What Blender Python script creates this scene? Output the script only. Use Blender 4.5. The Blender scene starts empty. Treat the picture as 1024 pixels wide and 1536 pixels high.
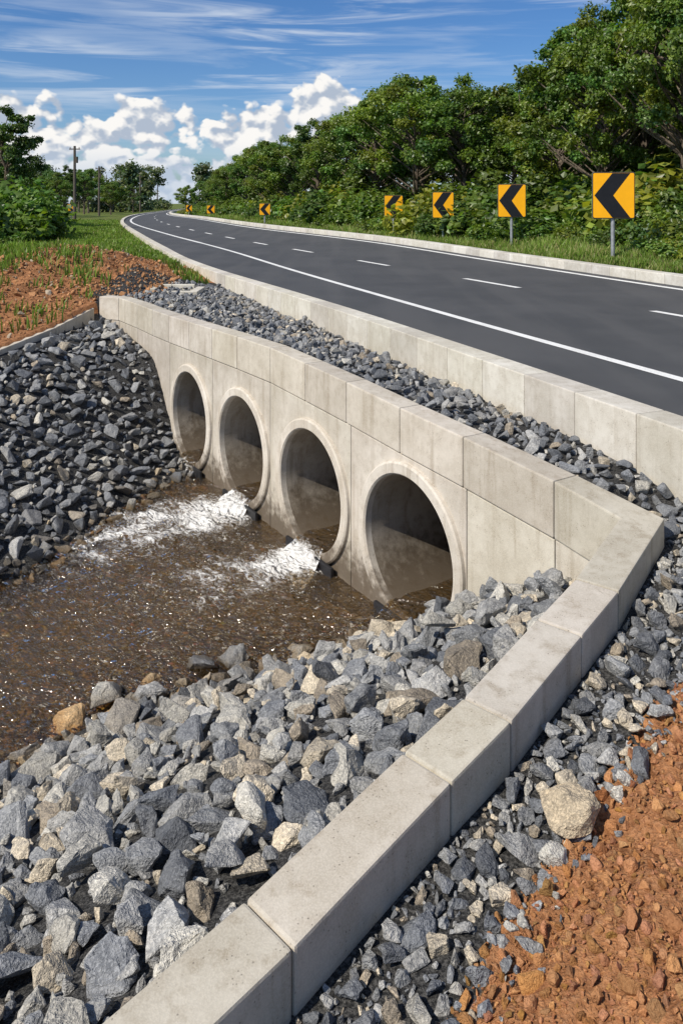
import bpy, bmesh, math, random
import numpy as np
from mathutils import Vector, noise as mnoise
random.seed(7); rng=np.random.default_rng(7)
CZ=4.45
scene=bpy.context.scene
# ---------------------------------------------------------------- helpers
def link(o):
    scene.collection.objects.link(o); return o
def mk_mesh(name,V,F,mats,col=None,smooth=False,midx=None,extra=None):
    V=np.asarray(V,dtype=np.float32); me=bpy.data.meshes.new(name)
    if isinstance(F,np.ndarray):
        k=F.shape[1]; nf=len(F)
        me.vertices.add(len(V)); me.vertices.foreach_set('co',V.ravel())
        me.loops.add(nf*k); me.loops.foreach_set('vertex_index',F.astype(np.int32).ravel())
        me.polygons.add(nf); me.polygons.foreach_set('loop_start',np.arange(0,nf*k,k,dtype=np.int32))
        me.polygons.foreach_set('loop_total',np.full(nf,k,dtype=np.int32))
    else:
        me.from_pydata([tuple(map(float,v)) for v in V],[],[tuple(map(int,f)) for f in F])
    for m in (mats if isinstance(mats,(list,tuple)) else [mats]): me.materials.append(m)
    if midx is not None: me.polygons.foreach_set('material_index',np.asarray(midx,dtype=np.int32))
    me.update(calc_edges=True); me.validate()
    if col is not None:
        c=np.ones((len(V),4),dtype=np.float32); col=np.asarray(col,dtype=np.float32); c[:,:col.shape[1]]=col
        a=me.color_attributes.new('col','FLOAT_COLOR','POINT'); a.data.foreach_set('color',c.ravel())
    me.polygons.foreach_set('use_smooth',np.full(len(me.polygons),smooth))
    return me
def mk_obj(name,*a,**k): return link(bpy.data.objects.new(name,mk_mesh(name,*a,**k)))
def hermite(ys,xs):
    ys=np.array(ys,float); xs=np.array(xs,float)
    m=np.gradient(xs,ys)
    def f(y):
        y=np.clip(np.asarray(y,float),ys[0],ys[-1]); i=np.clip(np.searchsorted(ys,y)-1,0,len(ys)-2)
        h=ys[i+1]-ys[i]; t=(y-ys[i])/h
        return (2*t**3-3*t**2+1)*xs[i]+(t**3-2*t**2+t)*h*m[i]+(-2*t**3+3*t**2)*xs[i+1]+(t**3-t**2)*h*m[i+1]
    return f
class NB:
    def __init__(s,nt): s.nt=nt; nt.nodes.clear()
    def n(s,t,**k):
        nd=s.nt.nodes.new(t)
        ins=k.pop('ins',{})
        for a,b in k.items(): setattr(nd,a,b)
        for a,b in ins.items():
            if hasattr(b,'is_linked') or isinstance(b,bpy.types.NodeSocket): s.nt.links.new(b,nd.inputs[a])
            else: nd.inputs[a].default_value=b
        return nd
    def math(s,op,a,b=0.0,c=None,clamp=False):
        i={0:a,1:b}
        if c is not None: i[2]=c
        return s.n('ShaderNodeMath',operation=op,use_clamp=clamp,ins=i).outputs[0]
    def mix(s,f,a,b,mode='MIX'):
        nd=s.nt.nodes.new('ShaderNodeMix'); nd.data_type='RGBA'; nd.blend_type=mode
        for i,v in ((0,f),(6,a),(7,b)):
            if isinstance(v,bpy.types.NodeSocket): s.nt.links.new(v,nd.inputs[i])
            else: nd.inputs[i].default_value=(v if i==0 else (tuple(v)+(1,))[:4])
        return nd.outputs[2]
    def ramp(s,f,a,b,lo=0.0,hi=1.0):
        return s.n('ShaderNodeMapRange',interpolation_type='SMOOTHSTEP',ins={0:f,1:a,2:b,3:lo,4:hi}).outputs[0]
    def noise(s,vec,scale,detail=4,rough=.55,dist=0,dim='3D'):
        return s.n('ShaderNodeTexNoise',noise_dimensions=dim,ins={'Vector':vec,'Scale':scale,'Detail':detail,'Roughness':rough,'Distortion':dist}).outputs[0]
    def vmul(s,v,m): return s.n('ShaderNodeVectorMath',operation='MULTIPLY',ins={0:v,1:m}).outputs[0]
    def bump(s,h,st,dist=.02,nrm=None):
        i={'Height':h,'Strength':st,'Distance':dist}
        if nrm is not None: i['Normal']=nrm
        return s.n('ShaderNodeBump',ins=i).outputs[0]
def newmat(name):
    m=bpy.data.materials.new(name); m.use_nodes=True; b=NB(m.node_tree); return m,b
def finish(b,color,rough,normal=None,spec=.4,metal=0):
    i={'Base Color':color if isinstance(color,bpy.types.NodeSocket) else (*color,1),'Roughness':rough,'Specular IOR Level':spec,'Metallic':metal}
    if normal is not None: i['Normal']=normal
    p=b.n('ShaderNodeBsdfPrincipled',ins=i)
    o=b.n('ShaderNodeOutputMaterial'); b.nt.links.new(p.outputs[0],o.inputs[0]); return p
# ---------------------------------------------------------------- materials
def mat_concrete(name,base,var=.4,dirt=.5,wet=(.10,.62)):
    m,b=newmat(name); g=b.n('ShaderNodeNewGeometry'); P=g.outputs['Position']
    att=b.n('ShaderNodeAttribute',attribute_name='col').outputs['Color']
    n1=b.noise(P,1.6,4,.65); n2=b.noise(P,9,3,.65); n3=b.noise(P,110,1,.7)
    streak=b.noise(b.vmul(P,(8,8,.6)),1.0,3,.65)
    c=b.mix(b.ramp(n1,.35,.66),tuple(x*(1-var*.55)*k for x,k in zip(base,(1,.98,.94))),base)
    c=b.mix(b.ramp(n2,.42,.68,0,.32),c,(base[0]*.60,base[1]*.55,base[2]*.48))
    c=b.mix(b.ramp(streak,.50,.72,0,dirt*.75),c,(base[0]*.48,base[1]*.42,base[2]*.34))
    c=b.mix(b.ramp(n3,.35,.7,0,.25),c,tuple(min(.8,x*1.3) for x in base))
    pit=b.n('ShaderNodeTexVoronoi',feature='F1',ins={'Vector':P,'Scale':48}).outputs[0]
    pm=b.math('MULTIPLY',b.ramp(pit,.12,.22,1,0),b.ramp(n2,.48,.60))
    c=b.mix(b.math('MULTIPLY',pm,.6),c,(.08,.07,.06))
    if wet:
        z=b.n('ShaderNodeSeparateXYZ',ins={0:P}).outputs[2]
        w=b.ramp(b.math('ADD',z,b.math('MULTIPLY',b.math('SUBTRACT',n2,.5),.9)),wet[0],wet[1],.88,0)
        c=b.mix(w,c,(.070,.047,.026))
    c=b.mix(1.0,c,att,'MULTIPLY')
    h=b.math('ADD',b.math('MULTIPLY',n3,.3),b.math('MULTIPLY',n2,.7))
    finish(b,c,.85,b.bump(h,.45,.007),.3); return m
M_CON=mat_concrete('concrete',(.58,.53,.455),dirt=.7)
M_CON2=mat_concrete('concrete_light',(.63,.59,.52),wet=None,dirt=.4)
M_KERB=mat_concrete('kerb_concrete',(.68,.645,.58),wet=None,dirt=.3)
M_PIPE=mat_concrete('pipe_concrete',(.46,.41,.34),dirt=.9,wet=(.25,.95))
def mat_rock():
    m,b=newmat('rock'); P=b.n('ShaderNodeNewGeometry').outputs['Position']
    att=b.n('ShaderNodeAttribute',attribute_name='col').outputs['Color']
    n1=b.noise(P,14,4,.72); n2=b.noise(P,80,2,.75)
    c=b.mix(b.ramp(n1,.36,.62,0,.75),b.mix(1.0,att,(1.15,1.13,1.08),'MULTIPLY'),b.mix(1.0,att,(.52,.53,.55),'MULTIPLY'))
    c=b.mix(b.ramp(n2,.44,.66,0,.6),c,b.mix(1.0,att,(1.9,1.85,1.75),'MULTIPLY'))
    z=b.n('ShaderNodeSeparateXYZ',ins={0:P}).outputs[2]
    wet=b.ramp(b.math('ADD',z,b.math('MULTIPLY',n1,.16)),.06,.22,1,0)
    c=b.mix(wet,c,b.mix(1.0,c,(.42,.33,.22),'MULTIPLY'))
    h=b.math('ADD',n1,b.math('MULTIPLY',n2,.35))
    r=b.n('ShaderNodeMapRange',ins={0:wet,1:0,2:1,3:.78,4:.3}).outputs[0]
    finish(b,c,r,b.bump(h,1.0,.032),.35); return m
M_ROCK=mat_rock()
def mat_soilclod():
    m,b=newmat('soil_clod'); P=b.n('ShaderNodeNewGeometry').outputs['Position']
    att=b.n('ShaderNodeAttribute',attribute_name='col').outputs['Color']
    n=b.noise(P,85,3,.8); c=b.mix(b.ramp(n,.38,.65,0,.55),att,b.mix(1.0,att,(.6,.52,.46),'MULTIPLY'))
    finish(b,c,.95,b.bump(n,.9,.02),.08); return m
M_CLOD=mat_soilclod()
def mat_ground():
    m,b=newmat('ground'); P=b.n('ShaderNodeNewGeometry').outputs['Position']
    att=b.n('ShaderNodeAttribute',attribute_name='col').outputs['Color']
    s=b.n('ShaderNodeSeparateColor',ins={0:att}).outputs
    nA=b.noise(P,.9,4,.6,dim='2D'); nB=b.noise(P,14,4,.65); nC=b.noise(P,60,3,.75); nF=b.noise(P,.06,2,.5,dim='2D')
    soil=b.mix(b.ramp(nB,.35,.68),(.21,.088,.036),(.42,.195,.085))
    soil=b.mix(b.ramp(nC,.45,.7,0,.5),soil,(.50,.27,.14))
    grass=b.mix(b.ramp(nA,.35,.65),(.075,.11,.02),(.16,.165,.045))
    grass=b.mix(b.ramp(nF,.4,.6,0,.5),grass,(.13,.18,.035))
    grass=b.mix(b.ramp(nC,.4,.7,0,.5),grass,(.04,.06,.012))
    grav=b.mix(b.ramp(nC,.4,.65),(.022,.022,.022),(.10,.097,.092))
    peb=b.n('ShaderNodeTexVoronoi',ins={'Vector':P,'Scale':11,'Randomness':1})
    bed=b.mix(b.ramp(peb.outputs[0],.2,.6),b.mix(.2,(.46,.30,.14),peb.outputs[1]),(.06,.036,.016))
    bed=b.mix(b.ramp(nA,.35,.65,.1,.7),bed,(.26,.165,.072)) 
    nb=b.math('MULTIPLY',b.math('SUBTRACT',nA,.5),1.1)
    c=b.mix(b.ramp(b.math('ADD',s[2],nb),.45,.55),bed,grav)
    c=b.mix(b.ramp(s[0],.45,.55),c,soil)
    c=b.mix(b.ramp(b.math('ADD',s[1],nb),.40,.62),c,grass)
    h=b.math('ADD',nB,b.math('MULTIPLY',nC,.5))
    finish(b,c,.95,b.bump(h,.9,.04),.15); return m
M_GROUND=mat_ground()
def mat_asphalt():
    m,b=newmat('asphalt'); P=b.n('ShaderNodeNewGeometry').outputs['Position']
    n1=b.noise(P,.5,4,.6,dim='2D'); n2=b.noise(P,110,2,.8,dim='2D'); n3=b.noise(b.vmul(P,(1.2,.12,1)),1.1,3,.5,dim='2D')
    c=b.mix(b.ramp(n1,.3,.7),(.048,.049,.051),(.066,.066,.067))
    c=b.mix(b.ramp(n3,.42,.68,0,.4),c,(.090,.088,.086))
    c=b.mix(b.ramp(n2,.45,.75,0,.55),c,(.16,.16,.158))
    finish(b,c,.78,b.bump(n2,.6,.008),.35); return m
M_ASPH=mat_asphalt()
def mat_paint():
    m,b=newmat('road_paint'); P=b.n('ShaderNodeNewGeometry').outputs['Position']
    n=b.noise(P,35,3,.7,dim='2D'); n1=b.noise(P,2,3,.6,dim='2D')
    c=b.mix(b.ramp(n,.50,.72,0,.45),(.82,.81,.77),(.35,.34,.33)); c=b.mix(b.ramp(n1,.4,.7,0,.3),c,(.5,.48,.45))
    finish(b,c,.6,None,.4); return m
M_PAINT=mat_paint()
def mat_leaf(name,tr=.35,spec=.25):
    m,b=newmat(name); att=b.n('ShaderNodeAttribute',attribute_name='col').outputs['Color']
    oi=b.n('ShaderNodeObjectInfo').outputs['Random']
    c=b.mix(b.math('MULTIPLY',oi,.6),att,b.mix(1.0,att,(.70,.82,.8),'MULTIPLY'))
    p=b.n('ShaderNodeBsdfDiffuse',ins={'Color':c})
    t=b.n('ShaderNodeBsdfTranslucent',ins={'Color':b.mix(1.0,c,(1.4,1.5,.6),'MULTIPLY')})
    x=b.n('ShaderNodeMixShader',ins={0:tr,1:p.outputs[0],2:t.outputs[0]})
    gl=b.n('ShaderNodeBsdfGlossy',ins={'Color':(1,1,1,1),'Roughness':.45})
    y=b.n('ShaderNodeMixShader',ins={0:spec*.11,1:x.outputs[0],2:gl.outputs[0]})
    o=b.n('ShaderNodeOutputMaterial'); b.nt.links.new(y.outputs[0],o.inputs[0]); return m
M_LEAF=mat_leaf('leaves',.38,.3); M_GRASS=mat_leaf('grass_blades',.3,.15)
def mat_bark():
    m,b=newmat('bark'); P=b.n('ShaderNodeTexCoord').outputs['Object']
    n=b.noise(b.vmul(P,(6,6,1.2)),2,3,.6); c=b.mix(b.ramp(n,.35,.65),(.06,.046,.033),(.18,.145,.11))
    finish(b,c,.9,b.bump(n,.8,.03),.2); return m
M_BARK=mat_bark()
def mat_plain(name,c,rough=.5,spec=.4,metal=0,var=.25,sc=8):
    m,b=newmat(name); P=b.n('ShaderNodeTexCoord').outputs['Object']
    n=b.noise(P,sc,3,.6); cc=b.mix(b.ramp(n,.35,.7),tuple(x*(1-var) for x in c),c)
    finish(b,cc,rough,None,spec,metal); return m
M_YEL=mat_plain('sign_yellow',(1.0,.46,.003),.38,.45,0,.06,3)
M_BLK=mat_plain('sign_black',(.012,.012,.014),.4,.4)
M_STEEL=mat_plain('galvanised_steel',(.42,.43,.44),.5,.5,.5)
M_WOOD=mat_plain('pole_wood',(.13,.11,.09),.9,.2)
M_RUB=mat_plain('dark_lip',(.02,.02,.022),.45,.5)
def mat_water():
    m,b=newmat('water'); P=b.n('ShaderNodeNewGeometry').outputs['Position']
    att=b.n('ShaderNodeAttribute',attribute_name='col').outputs['Color']
    sc_=b.n('ShaderNodeSeparateColor',ins={0:att}).outputs
    foam=sc_[0]; depth=sc_[1]
    rot=b.n('ShaderNodeVectorRotate',ins={0:P,'Axis':(0,0,1),'Angle':-2.5}).outputs[0]
    st=b.vmul(rot,(.55,1.0,1))
    w1=b.noise(st,3.6,3,.6,1.0); w2=b.noise(st,13,2,.6)
    h=b.math('ADD',w1,b.math('MULTIPLY',w2,.40))
    nrm=b.bump(h,1.0,.22)
    col=(.150,.098,.045,1)
    d=b.n('ShaderNodeBsdfDiffuse',ins={0:col})
    t=b.n('ShaderNodeBsdfTransparent',ins={0:(.84,.72,.52,1)})
    body=b.n('ShaderNodeMixShader',ins={0:b.n('ShaderNodeMapRange',ins={0:depth,1:0,2:1,3:.04,4:.30}).outputs[0],1:t.outputs[0],2:d.outputs[0]})
    gl=b.n('ShaderNodeBsdfGlossy',ins={'Color':(1,.98,.94,1),'Roughness':.08,'Normal':nrm})
    fr=b.n('ShaderNodeFresnel',ins={'IOR':1.35,'Normal':nrm}).outputs[0]
    surf=b.n('ShaderNodeMixShader',ins={0:b.math('MULTIPLY_ADD',fr,1.9,-.005,clamp=True),1:body.outputs[0],2:gl.outputs[0]})
    fn=b.noise(st,9,5,.78,2.0)
    fm=b.ramp(b.math('ADD',fn,b.math('MULTIPLY',foam,.52)),.70,.96)
    fd=b.n('ShaderNodeBsdfDiffuse',ins={0:(.78,.765,.73,1),'Normal':nrm})
    x=b.n('ShaderNodeMixShader',ins={0:b.math('MULTIPLY',fm,.85),1:surf.outputs[0],2:fd.outputs[0]})
    o=b.n('ShaderNodeOutputMaterial'); b.nt.links.new(x.outputs[0],o.inputs[0]); return m
M_WATER=mat_water()
# ---------------------------------------------------------------- layout (metres; water level z=0)
P0=np.array([.69,8.23]); DR=np.array([-.54,.842]); DR/=np.linalg.norm(DR); NN=np.array([DR[1],-DR[0]])
def HP(t,s=0): return P0+DR*t+NN*s
wing=[(-4,-.5,-2.95),(-2.6,.9,-2.86),(-1.6,1.87,-2.8),(-.809,2.636,-2.75),(-.372,3.05,-2.7),(.296,3.756,-2.62),(.636,4.10,-2.575),(1.18,4.75,-2.51),(1.54,5.18,-2.47),(2.12,6.0,-2.40)]
ht=[-1.99,-.86,.14,1.18,2.14,3.1,4.17,5.1,6.07,7.03,7.9,8.8,10.0]
hz=[-2.315,-2.23,-2.17,-2.094,-2.04,-1.99,-1.99,-2.0,-2.01,-2.02,-2.02,-2.0,-2.0]
path=[(a,b_,c+CZ) for a,b_,c in wing]+[(*HP(t),z+CZ) for t,z in zip(ht,hz)]+[(-5.2,16.9,-2.0+CZ)]
path=np.array(path)
def mitre(P2):
    n=len(P2); seg=P2[1:]-P2[:-1]; seg/=np.linalg.norm(seg,axis=1)[:,None]
    nr=np.stack([seg[:,1],-seg[:,0]],1); out=[]
    for i in range(n):
        if i==0: out.append(nr[0])
        elif i==n-1: out.append(nr[-1])
        else: out.append((nr[i-1]+nr[i])/(1+nr[i-1]@nr[i]))
    return np.array(out)
PM=mitre(path[:,:2].copy())
MID=path[:,:2]+PM*.14
fy=[-6,0,3,5,7.43,10.46,13.4,16.4,22.2,26.7,33,49,82,118,197,337,600]
xL=hermite(fy,[7.7,5.35,4.2,3.4,2.46,1.27,.09,-1.2,-3.75,-5.5,-7.6,-12.8,-23,-32,-45,-65,-110])
xE=hermite([-6,0,8.9,12.3,16.5,22.5,32.3,50,82,118,197,337,600],[9.4,7.2,3.86,2.58,1.05,-1.1,-4.4,-10.9,-21.8,-30.8,-44,-64,-109])
xC=hermite([-6,0,14,19.7,26.2,32.3,38,51,82,118,197,337,600],[13.6,11.3,6.0,3.75,1.1,-1.3,-3.6,-8.4,-18.6,-28,-42,-62.5,-107.5])
xR=hermite([-6,0,17.9,24.4,34,51.6,86,111,215,337,600],[16.6,14.4,7.8,5.6,2.4,-4.7,-15.4,-23.3,-44,-61.5,-106])
zR=hermite([-6,18,24.4,34,52,86,111,215,600],[-1.9+CZ,-1.9+CZ,-1.85+CZ,-1.75+CZ,-1.66+CZ,-1.66+CZ,-1.72+CZ,-2+CZ,-2+CZ])
ZRD=CZ-2.0
def road_z(x,y):
    c=xC(y); r=xR(y); f=np.clip((x-c)/(r-c),0,1.2); return ZRD+(zR(y)-ZRD)*f
def rbf(pts):
    pts=np.array(pts,float); X=pts[:,:2]; n=len(X)
    D=np.sqrt(((X[:,None]-X[None])**2).sum(-1)+.04)
    A=np.zeros((n+1,n+1)); A[:n,:n]=D; A[:n,n]=1; A[n,:n]=1
    w=np.linalg.solve(A,np.append(pts[:,2],0))
    def f(x,y):
        sh=np.shape(x); x=np.ravel(x); y=np.ravel(y); o=np.empty(len(x))
        for i in range(0,len(x),20000):
            d=np.sqrt((x[i:i+20000,None]-X[:,0])**2+(y[i:i+20000,None]-X[:,1])**2+.04); o[i:i+20000]=d@w[:n]+w[n]
        return o.reshape(sh)
    return f
cA=[(1.83,6.45,1.35),(1.55,6.88,1.05),(1.1,7.5,.6),(.78,7.9,.18),(2.05,5.95,1.5),(1.45,5.2,1.6),(1.1,4.8,1.6),(.55,4.15,1.62),(.2,3.8,1.62),(-.45,3.1,1.55),(-.9,2.7,1.5),(-1.7,1.95,1.45),(-2.7,1.0,1.4),(-4.1,-.4,1.3),
 (.45,8.2,-.03),(-.14,7.72,0),(-1.06,7.3,0),(-1.9,6.95,0),(-2.63,6.1,0),(-3.6,5.2,0),(-5,4,0),(-8,2,0),(-20,-4,0),
 (-2.35,13,0),(-3.1,11.8,0),(-3.56,10.2,0),(-4.0,9.3,0),(-5,8.2,0),(-7,7,0),(-10,4.5,0),(-22,1,0),
 (-.1,9.0,-.35),(-.8,10.3,-.4),(-1.5,11.4,-.38),(-2.0,12.2,-.3),(-1.5,8.8,-.33),(-2.5,9.4,-.3),(-3,8,-.35),(-5,6.4,-.35),(-9,4,-.35),(-22,-2,-.4),(-.9,8.2,-.2),(-2.8,10.8,-.25),
 (-5.05,16.4,1.85),(-5.45,15.3,1.85),(-5.95,13.8,1.78),(-6.9,11.5,1.66),(-8.2,9.2,1.6),(-12,6,1.6),
 (-3.09,14.12,.55),(-3.5,14.8,1.45),(-4.17,15.8,1.70),(-2.77,13.6,.12),(-4.7,12.6,.95),(-5.0,10.9,.75),(.0,6.3,.75),(-1.4,5.0,.75),(1.0,6.2,1.15)]
cB=[(*HP(t,.42),z+CZ-.07) for t,z in zip(ht,hz)]
cB+=[(float(xL(y))-.05,y,CZ+z) for y,z in ((0,-2.4),(3,-2.38),(5,-2.37),(7.4,-2.36),(9,-2.36),(10.5,-2.36),(12,-2.36),(13.4,-2.36),(16.4,-2.36),(19,-2.3),(22.2,-2.2),(26.7,-2.15),(33,-2.1),(49,-2.1),(82,-2.1),(118,-2.1),(197,-2.1))]
cB+=[(a,b_,c+CZ) for a,b_,c in [(2.6,5.9,-2.62),(1.95,4.95,-2.70),(1.5,4.45,-2.75),(.95,3.85,-2.82),(.6,3.5,-2.86),(-.1,2.8,-2.95),(-.55,2.38,-3.0),(-1.3,1.6,-3.0),(-3.5,-.7,-3.1),
 (1.3,3.2,-2.72),(2.0,3.9,-2.6),(2.6,4.4,-2.5),(1.2,2.3,-2.62),(2.2,2.2,-2.4),(3.5,2.5,-2.3),(.6,2.2,-2.82),(0,1,-2.85),(0,-3,-2.8),(3.2,4.4,-2.4),
 (-5.6,17.2,-2.2),(-6.0,15.6,-2.42),(-6.4,13.9,-2.56),(-7.6,23,-1.42),(-9,19,-1.75),(-7.4,17,-2.0),(-10.5,24,-1.55),(-4.6,18.5,-2.12),(-5.0,22,-2.0),(-6.4,20.5,-1.75),(-6.9,30,-1.95),(-9,30,-1.8),(-15,30,-1.8),(-20,20,-2.),(-12,13,-2.2),(-25,60,-2),(-60,100,-2),(-15,-5,-2.8),(-8.6,10.5,-2.5),(-12,7,-2.4),(-20,5,-2.4),
 (9,17.9,-1.7),(7.5,24,-1.7),(7.87,22.8,-1.68),(6.7,31,-1.88),(4.9,38,-1.92),(2.97,45,-1.9),(-3,52,-1.8),(-7.9,80,-1.9),(-18.5,110,-1.9),(12,30,-1.6),(20,30,-1.2),(15,50,-1.5),(40,80,-1),(18,8,-1.7),(30,-10,-1.6),
 (0,300,-1.9),(-150,200,-2),(150,200,-1),(0,-60,-2.5),(-100,-20,-2.3)]]
hA=rbf(cA); hB=rbf(cB)
basin=np.array([(-5.2,-1.7)]+[tuple(p) for p in MID]+[(-5.3,16.8),(-6.05,13.8),(-7.1,11.4),(-8.4,9.1),(-12.2,6.3),(-26,3),(-26,-6)])
def inpoly(x,y,poly):
    ins=np.zeros(np.shape(x),bool); n=len(poly); j=n-1
    for i in range(n):
        xi,yi=poly[i]; xj,yj=poly[j]
        c=((yi>y)!=(yj>y)); 
        with np.errstate(divide='ignore',invalid='ignore'): ins^=c&(x<(xj-xi)*(y-yi)/((yj-yi) if yj!=yi else 1e-9)+xi)
        j=i
    return ins
def axis(lo,hi,st,end_lo,end_hi,gr=1.08):
    a=list(np.arange(lo,hi,st)); s=st
    while a[-1]<end_hi: s*=gr; a.append(a[-1]+s)
    b_=[]; s=st; c=lo
    while c>end_lo: s*=gr; c-=s; b_.append(c)
    return np.array(b_[::-1]+a)
GX=axis(-7.5,4.2,.08,-2500,2500); GY=axis(1.2,20,.08,-800,4000)
XX,YY=np.meshgrid(GX,GY)
inb=inpoly(XX,YY,basin)
ZA=hA(XX,YY); ZB=hB(XX,YY)
far=np.clip((np.hypot(XX,YY)-180)/200,0,1); ZB=ZB*(1-far)+(CZ-2.1)*far
xb_y=[-3,1.5,2.3,2.81,3.1,3.64,4.25,4.6,5.5]; xb_x=[-3,-.65,.10,.47,.68,1.22,1.76,2.25,5.5]
def soil_edge(y): return np.interp(y,xb_y,xb_x)
def lump(x,y,s,a,seed=0):
    return a*(np.sin(x*s*1.3+seed+1.7*np.sin(y*s*.9+seed))*np.cos(y*s*1.1+1.3*np.sin(x*s*.7+2*seed)))
soilz=((XX>soil_edge(YY))&(YY<5)&(XX>-3)).astype(float)
mound=np.exp(-(((XX+7.3)/2.6)**2+((YY-20.5)/3.6)**2))
ZB+=soilz*(.03+lump(XX,YY,6,.04)+lump(XX,YY,15,.025,2))+mound*(.30+lump(XX,YY,3.5,.13,1)+lump(XX,YY,9,.05,3))
ZZ=np.where(inb,ZA,ZB)
dX=np.gradient(GX)[None,:]; dY=np.gradient(GY)[:,None]
lft=xL(YY); rgt=xR(YY)
onroad=(XX>lft+.1)&(XX<rgt+.4+dX+.45*dY)&(YY>-6)&(YY<600)
ZZ=np.where(onroad,np.minimum(road_z(XX,YY)-.10,ZRD+.25),ZZ)
ny,nx=ZZ.shape
def gz(x,y):
    x=np.asarray(x,float); y=np.asarray(y,float)
    i=np.clip(np.searchsorted(GX,x)-1,0,nx-2); j=np.clip(np.searchsorted(GY,y)-1,0,ny-2)
    a=(x-GX[i])/(GX[i+1]-GX[i]); c=(y-GY[j])/(GY[j+1]-GY[j])
    return (ZZ[j,i]*(1-a)+ZZ[j,i+1]*a)*(1-c)+(ZZ[j+1,i]*(1-a)+ZZ[j+1,i+1]*a)*c
idx=np.arange(nx*ny).reshape(ny,nx)
F=np.stack([idx[:-1,:-1],idx[:-1,1:],idx[1:,1:],idx[1:,:-1]],-1).reshape(-1,4)
V=np.stack([XX,YY,ZZ],-1).reshape(-1,3)
fc=V[F].mean(1); tt=(fc[:,:2]-P0)@DR; ss=(fc[:,:2]-P0)@NN
F=F[~((np.abs(ss-.14)<.115)&(tt>-2.5)&(tt<9.8))]
striprow=(XX<lft+.1)&~inb&(YY<21.5)&(YY>4.0)
leftsoil=((XX<-4.4+.0*YY)&~inb&(YY<26)&(YY>9)&(XX>-11.5))|((YY>=18.5)&(YY<27)&(XX<lft)&(XX>-11))
so=np.where(leftsoil|(soilz>0)|((~inb)&(YY<4)&(XX<6)),1.,0.)
gravel=np.where(inb&(ZZ>-.0),1.,0.); gravel=np.where(striprow&((XX-P0[0])*NN[0]+(YY-P0[1])*NN[1]>-.3)&(XX>-5.5),1.,gravel)
gravel=np.where((~inb)&(YY<5.6)&(XX<soil_edge(YY))&(XX>-3),1.,gravel)
so=np.where(gravel>0,0,so)
gr=np.where((~inb)&(so<.5)&(gravel<.5),1.,0.)
def leftgrass(x,y): return np.clip((y-23.5)/4,0,1)+np.clip((-x-(6.9+.10*(y-14)))/1.6,0,1)
gr=np.where(leftsoil,np.clip(leftgrass(XX,YY)*.8,0,.75),gr)
gr=np.where(np.hypot(XX,YY)>60,1,gr)
mk_obj('ground',V,F,M_GROUND,col=np.stack([so,gr,gravel],-1).reshape(-1,3),smooth=True)
# ---------------------------------------------------------------- blocks along a path
class Acc:
    def __init__(s): s.V=[];s.F=[];s.C=[];s.n=0
    def add_bm(s,bm,col):
        bm.verts.index_update(); off=s.n
        for v in bm.verts: s.V.append(tuple(v.co)); s.C.append(col)
        for f in bm.faces: s.F.append([v.index+off for v in f.verts])
        s.n+=len(bm.verts)
def block(acc,sections,bev=.012,tone=None,segs=2):
    bm=bmesh.new(); rings=[[bm.verts.new(p) for p in r] for r in sections]
    for a,b_ in zip(rings[:-1],rings[1:]):
        for k in range(4): bm.faces.new((a[k],a[(k+1)%4],b_[(k+1)%4],b_[k]))
    bm.faces.new(rings[0][::-1]); bm.faces.new(rings[-1])
    bmesh.ops.recalc_face_normals(bm,faces=bm.faces[:])
    if bev>0:
        es=[e for e in bm.edges if len(e.link_faces)==2 and e.calc_face_angle(0)>math.radians(25)]
        bmesh.ops.bevel(bm,geom=es,offset=bev,segments=segs,affect='EDGES',profile=.6)
    t=tone if tone is not None else random.uniform(.84,1.06)
    acc.add_bm(bm,(t,t*random.uniform(.985,1.01),t*random.uniform(.95,1.0))); bm.free()
def sec(p,m,s0,s1,zb,zt):
    a=p+m*s0; b_=p+m*s1
    return [(a[0],a[1],zb),(a[0],a[1],zt),(b_[0],b_[1],zt),(b_[0],b_[1],zb)]
def run_blocks(acc,P,M,groups,s0,s1,zt,zb,gap=.004,bev=.012):
    for g in groups:
        secs=[]
        for k,i in enumerate(g):
            p=P[i].copy()
            if k==0: d=P[g[1]]-P[g[0]]; p+=d/np.linalg.norm(d)*gap
            if k==len(g)-1: d=P[g[-2]]-P[g[-1]]; p+=d/np.linalg.norm(d)*gap
            secs.append(sec(p,M[i],s0,s1,zb(i),zt(i)))
        block(acc,secs,bev)
P2=path[:,:2]; n=len(P2)
groups=[(0,1),(1,2),(2,3,4),(4,5),(5,6),(6,7),(7,8),(8,9,10)]+[(i,i+1) for i in range(10,n-1)]
head=bpy.data.objects.new('culvert_headwall',None); link(head)
acc=Acc(); CH=.48
run_blocks(acc,P2,PM,groups,0,.28,lambda i:path[i,2],lambda i:path[i,2]-CH,gap=.005,bev=.014)
o=mk_obj('coping_blocks',acc.V,acc.F,M_CON,col=acc.C); o.parent=head
acc=Acc()
def lowpanel(ts):
    secs=[]
    for k,t in enumerate(ts):
        tt_=t+(.006 if k==0 else (-.006 if k==len(ts)-1 else 0))
        z=float(np.interp(t,ht,hz))+CZ-CH-.010
        secs.append(sec(HP(tt_),NN,.014,.268,-.7,z))
    block(acc,secs,.012)
for ts in ([-2.62,-1.99],[-1.99,-.9],[-.9,-.86,.14,1.1],[1.1,1.18,2.14,3.1,3.12],[3.12,4.17,5.1],[5.1,6.07,7.0],[7.0,7.9,8.8],[8.8,9.4,10.0]): lowpanel(ts)
panels=mk_mesh('panels',acc.V,acc.F,M_CON,col=acc.C)
po=link(bpy.data.objects.new('face_panels',panels))
acc=Acc()
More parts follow.
